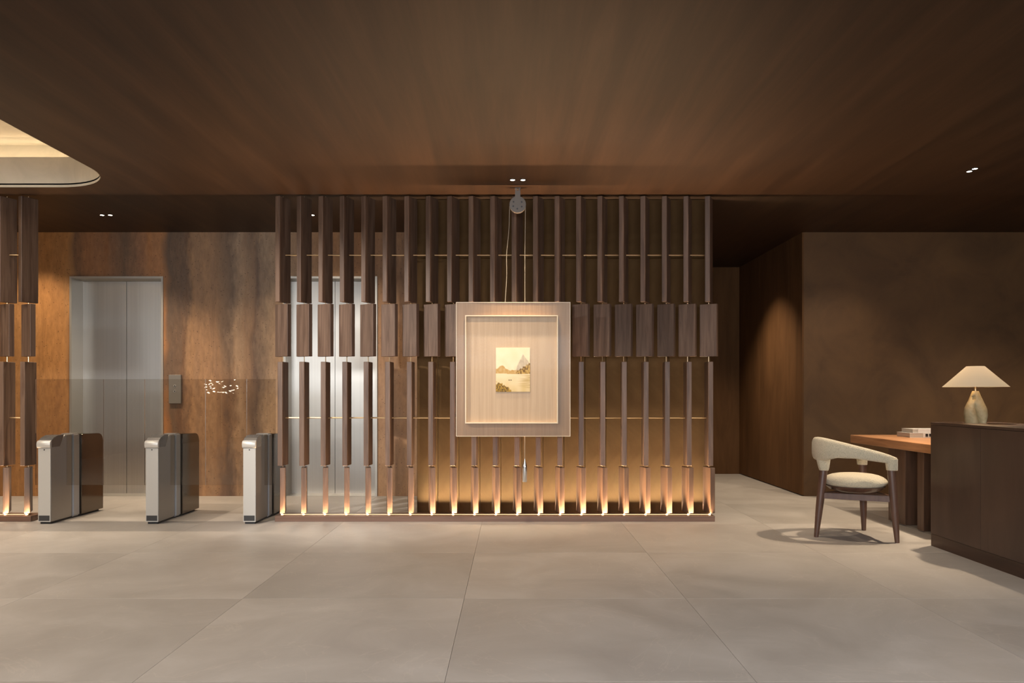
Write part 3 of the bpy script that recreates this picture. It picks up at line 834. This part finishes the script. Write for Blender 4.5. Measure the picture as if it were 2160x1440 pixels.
for (bx_, by), (tx, ty) in LEGS:
    bm = bmesh.new()
    prof = [(0.0, 0.019), (0.35, 0.030), (0.60, 0.034), (1.0, 0.033)]
    rings = []
    for t, r in prof:
        c = Vector((bx_ + (tx - bx_) * t, by + (ty - by) * t, 0.61 * t))
        rings.append([bm.verts.new(c + Vector((r * math.cos(a), r * 0.9 * math.sin(a), 0))) for a in [2 * math.pi * q / 16 for q in range(16)]])
    for a, b in zip(rings, rings[1:]):
        for q in range(16): bm.faces.new((a[q], a[(q + 1) % 16], b[(q + 1) % 16], b[q]))
    bm.faces.new(rings[0]); bm.faces.new(rings[-1][::-1])
    finish(bm, 'leg', M['chairwood'], ch, smooth=True)
def rail(p, q):
    p = Vector(p); q = Vector(q); d = (q - p).normalized(); n_ = Vector((-d.y, d.x, 0)) * 0.016
    bm = bmesh.new(); vs = []
    for z in (0.338, 0.388):
        for s in (p + n_, q + n_, q - n_, p - n_): vs.append(bm.verts.new((s.x, s.y, z)))
    for f in ((0, 3, 2, 1), (4, 5, 6, 7), (0, 1, 5, 4), (1, 2, 6, 5), (2, 3, 7, 6), (3, 0, 4, 7)): bm.faces.new([vs[i] for i in f])
    return bm
PA, PB, PC = (2.70, 6.72, 0), (3.205, 6.475, 0), (3.208, 7.04, 0)
for a, b in ((PA, PB), (PA, PC), (PB, PC)):
    finish(rail(a, b), 'rail', M['chairwood'], ch, bevel=0.005, seg=2)
SCX, SCY = 3.008, 6.755
prof = [(0.06, 0.388), (0.14, 0.394), (0.21, 0.415), (0.245, 0.445), (0.238, 0.450), (0.16, 0.43)]
finish(lathe(bmesh.new(), prof, SCX, SCY, 40), 'seat_shell', M['chairwood'], ch, smooth=True)
prof = []
for k in range(15):
    a = R(-88 + 176 * k / 14)
    r = 0.262 * abs(math.cos(a)) ** 0.62
    z = 0.482 + (0.072 if a > 0 else 0.058) * math.copysign(abs(math.sin(a)) ** 1.05, math.sin(a))
    prof.append((max(r, 0.004), z))
finish(lathe(bmesh.new(), prof, SCX, SCY, 48), 'seat_cushion', M['boucle'], ch, smooth=True)

# ------------------------------------------------------------------ desk
dk = thing('desk', 'brown walnut desk with thick top and ribbed pedestal beside cabinet', 'desk', (4.15, 7.4, 0))
DX = 3.66
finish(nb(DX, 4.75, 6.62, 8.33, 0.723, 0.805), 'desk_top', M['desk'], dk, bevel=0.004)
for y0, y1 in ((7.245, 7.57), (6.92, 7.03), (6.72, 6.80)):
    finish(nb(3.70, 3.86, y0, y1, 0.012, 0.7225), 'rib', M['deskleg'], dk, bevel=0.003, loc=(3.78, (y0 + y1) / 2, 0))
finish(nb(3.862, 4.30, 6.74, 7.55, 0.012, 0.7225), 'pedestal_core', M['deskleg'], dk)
finish(nb(3.715, 4.28, 6.735, 7.555, 0.0, 0.0115), 'foot_plate', M['metalframe'], dk)
# books
b1 = thing('book', 'grey white book with dark squares on spine, under the other', 'book', (4.24, 7.9, 0.805), 'books on the desk')
finish(nb(4.03, 4.42, 7.80, 8.06, 0.806, 0.850), 'pages', M['paper'], b1)
bm = nb(4.03, 4.423, 7.797, 8.063, 0.8052, 0.8085); box(bm, 4.03, 4.423, 7.797, 8.063, 0.8475, 0.8515); box(bm, 4.16, 4.423, 7.793, 7.797, 0.8052, 0.8515)
finish(bm, 'cover', M['white'], b1)
for x in (4.185, 4.222, 4.30):
    finish(nb(x, x + 0.026, 7.7905, 7.793, 0.815, 0.845), 'spine_mark', M['black'], b1)
b2 = thing('book', 'white book lying on top of the other book', 'book', (4.25, 7.9, 0.852), 'books on the desk')
finish(nb(4.07, 4.42, 7.82, 8.04, 0.8525, 0.888), 'pages', M['paper'], b2)
bm = nb(4.07, 4.423, 7.817, 8.043, 0.8518, 0.8545); box(bm, 4.07, 4.423, 7.817, 8.043, 0.8865, 0.890); box(bm, 4.12, 4.423, 7.813, 7.817, 0.8518, 0.890)
finish(bm, 'cover', M['white'], b2)

# ------------------------------------------------------------------ cabinet
CX = 3.447
cb = thing('cabinet', 'dark brown sideboard with plain doors holding the table lamp', 'cabinet', (3.72, 5.2, 0))
finish(nb(CX + 0.018, 3.98, 4.05, 6.34, 0.10, 0.995), 'body', M['cab'], cb)
finish(nb(CX + 0.004, 3.98, 4.04, 6.34, 0.0, 0.0995), 'plinth', M['cabplinth'], cb)
finish(nb(CX, 3.985, 4.04, 6.342, 0.9955, 1.016), 'top', M['cab'], cb, bevel=0.0015)
ys = [6.34, 5.665, 4.99, 4.315, 4.05]
for a, b in zip(ys, ys[1:]):
    finish(nb(CX, CX + 0.0175, b + 0.0015, a - 0.0015, 0.102, 0.993), 'door', M['cab'], cb, loc=(CX, (a + b) / 2, 0), bevel=0.001)

# ------------------------------------------------------------------ table lamp
LX, LYY = 3.690, 6.13
lm = thing('table_lamp', 'table lamp with sculpted cream ceramic foot and conical linen shade', 'lamp', (LX, LYY, 1.016))
# sculpted foot: two leaning legs that merge, cleft between, small hole
bm = bmesh.new()
nu, nv = 120, 70
H = 0.255
vsn = []
def ray_ellipse(ox, oy, dx, dy, cx, rx, ry):
    """far hit of a ray from inside an ellipse centred (cx, 0)"""
    A = (dx / rx) ** 2 + (dy / ry) ** 2
    B = 2 * ((ox - cx) * dx / rx ** 2 + oy * dy / ry ** 2)
    C = ((ox - cx) / rx) ** 2 + (oy / ry) ** 2 - 1
    D = B * B - 4 * A * C
    return 0 if D < 0 else (-B + math.sqrt(D)) / (2 * A)
for j in range(nv + 1):
    t = j / nv
    z = 1.016 + H * t
    if t < 0.45: hl = 0.076 + 0.010 * math.sin(math.pi * t / 0.45 * 0.75)
    else: hl = 0.0831 + (0.022 - 0.0831) * ((t - 0.45) / 0.55) ** 1.02
    hr = hl + 0.003 * math.sin(math.pi * t)
    xc = 0.016 - 0.040 * min(1, t / 0.62)
    ov = 0.0025 + 0.0045 * t if t < 0.50 else 0.005 + 0.05 * ((t - 0.50) / 0.18) ** 1.5
    ov = min(ov, 0.06)
    ry = 0.052 - 0.028 * max(0, t - 0.25) / 0.75
    l0, l1 = -hl, min(xc + ov, hr); r0, r1 = max(xc - ov, -hl), hr
    row = []
    for i in range(nu):
        a = 2 * math.pi * i / nu
        dx, dy = math.cos(a), math.sin(a)
        r = max(ray_ellipse(xc, 0, dx, dy, (l0 + l1) / 2, (l1 - l0) / 2, ry * 0.92), ray_ellipse(xc, 0, dx, dy, (r0 + r1) / 2, (r1 - r0) / 2, ry))
        x, y = xc + r * dx, r * dy
        dd = (((x + 0.026) / 0.0105) ** 2 + ((t - 0.79) / 0.062) ** 2) ** 1.5
        y *= 1 - 0.93 * math.exp(-dd)
        s_ = 1 + 0.03 * noise.noise(Vector((x * 30, y * 30 + 5, z * 22)))
        row.append(bm.verts.new((LX + x * s_, LYY + y * s_, z)))
    vsn.append(row)
for a, b in zip(vsn, vsn[1:]):
    for k in range(nu): bm.faces.new((a[k], a[(k + 1) % nu], b[(k + 1) % nu], b[k]))
bm.faces.new(vsn[0][::-1]); bm.faces.new(vsn[-1])
finish(bm, 'lamp_foot', M['ceramic'], lm, smooth=True)
finish(tube(bmesh.new(), (LX, LYY, 1.2715), (LX, LYY, 1.335), 0.009, n=16), 'socket', M['brass'], lm)
bm = bmesh.new()
lathe(bm, [(0.234, 1.303), (0.064, 1.468)], LX, LYY, 64, cap=False)
sh = finish(bm, 'lamp_shade', M['shade'], lm, smooth=True)
finish(lathe(bmesh.new(), [(0.010, 1.336), (0.026, 1.352), (0.028, 1.37), (0.018, 1.39), (0.004, 1.395)], LX, LYY, 20), 'bulb', M['bulb'], lm, smooth=True)

# ------------------------------------------------------------------ lamp added out of view, for the bright specks mirrored in the gate glass
gl = thing('reflection_lamp', 'added out of view lamp of small glowing leaves, mirrored in the gate glass', 'lamp', (-6.9, -3.0, 0))
finish(lathe(bmesh.new(), [(0.16, 0.0), (0.16, 0.02), (0.02, 0.03)], -6.9, -3.0, 28), 'base', M['brass'], gl)
finish(tube(bmesh.new(), (-6.9, -3.0, 0.03), (-6.9, -3.0, 1.62), 0.012), 'pole', M['brass'], gl)
bm = bmesh.new()
vs = [bm.verts.new(p) for p in ((-0.05, 0, 0), (0, -0.008, 0.016), (0.05, 0, 0), (0, -0.008, -0.012), (0, 0.006, 0.0))]
for f in ((0, 3, 1), (1, 3, 2), (0, 1, 4), (1, 2, 4), (2, 3, 4), (3, 0, 4)): bm.faces.new([vs[i] for i in f])
leaf = bpy.data.meshes.new('shade_leaf'); bm.to_mesh(leaf); bm.free()
leaf.materials.append(emit('leaf_glow', (1.0, 0.86, 0.66), 26))
for k in range(40):
    o = bpy.data.objects.new('shade_leaf', leaf); COL.objects.link(o); o.parent = gl
    o.location = (rnd.uniform(-0.40, 0.40), rnd.uniform(-0.1, 0.1), 1.42 + rnd.uniform(-0.17, 0.17))
    o.rotation_euler = (0, rnd.uniform(-0.5, 0.5), rnd.uniform(-0.6, 0.6)); sc_ = rnd.uniform(0.4, 0.9); o.scale = (sc_, sc_, sc_)
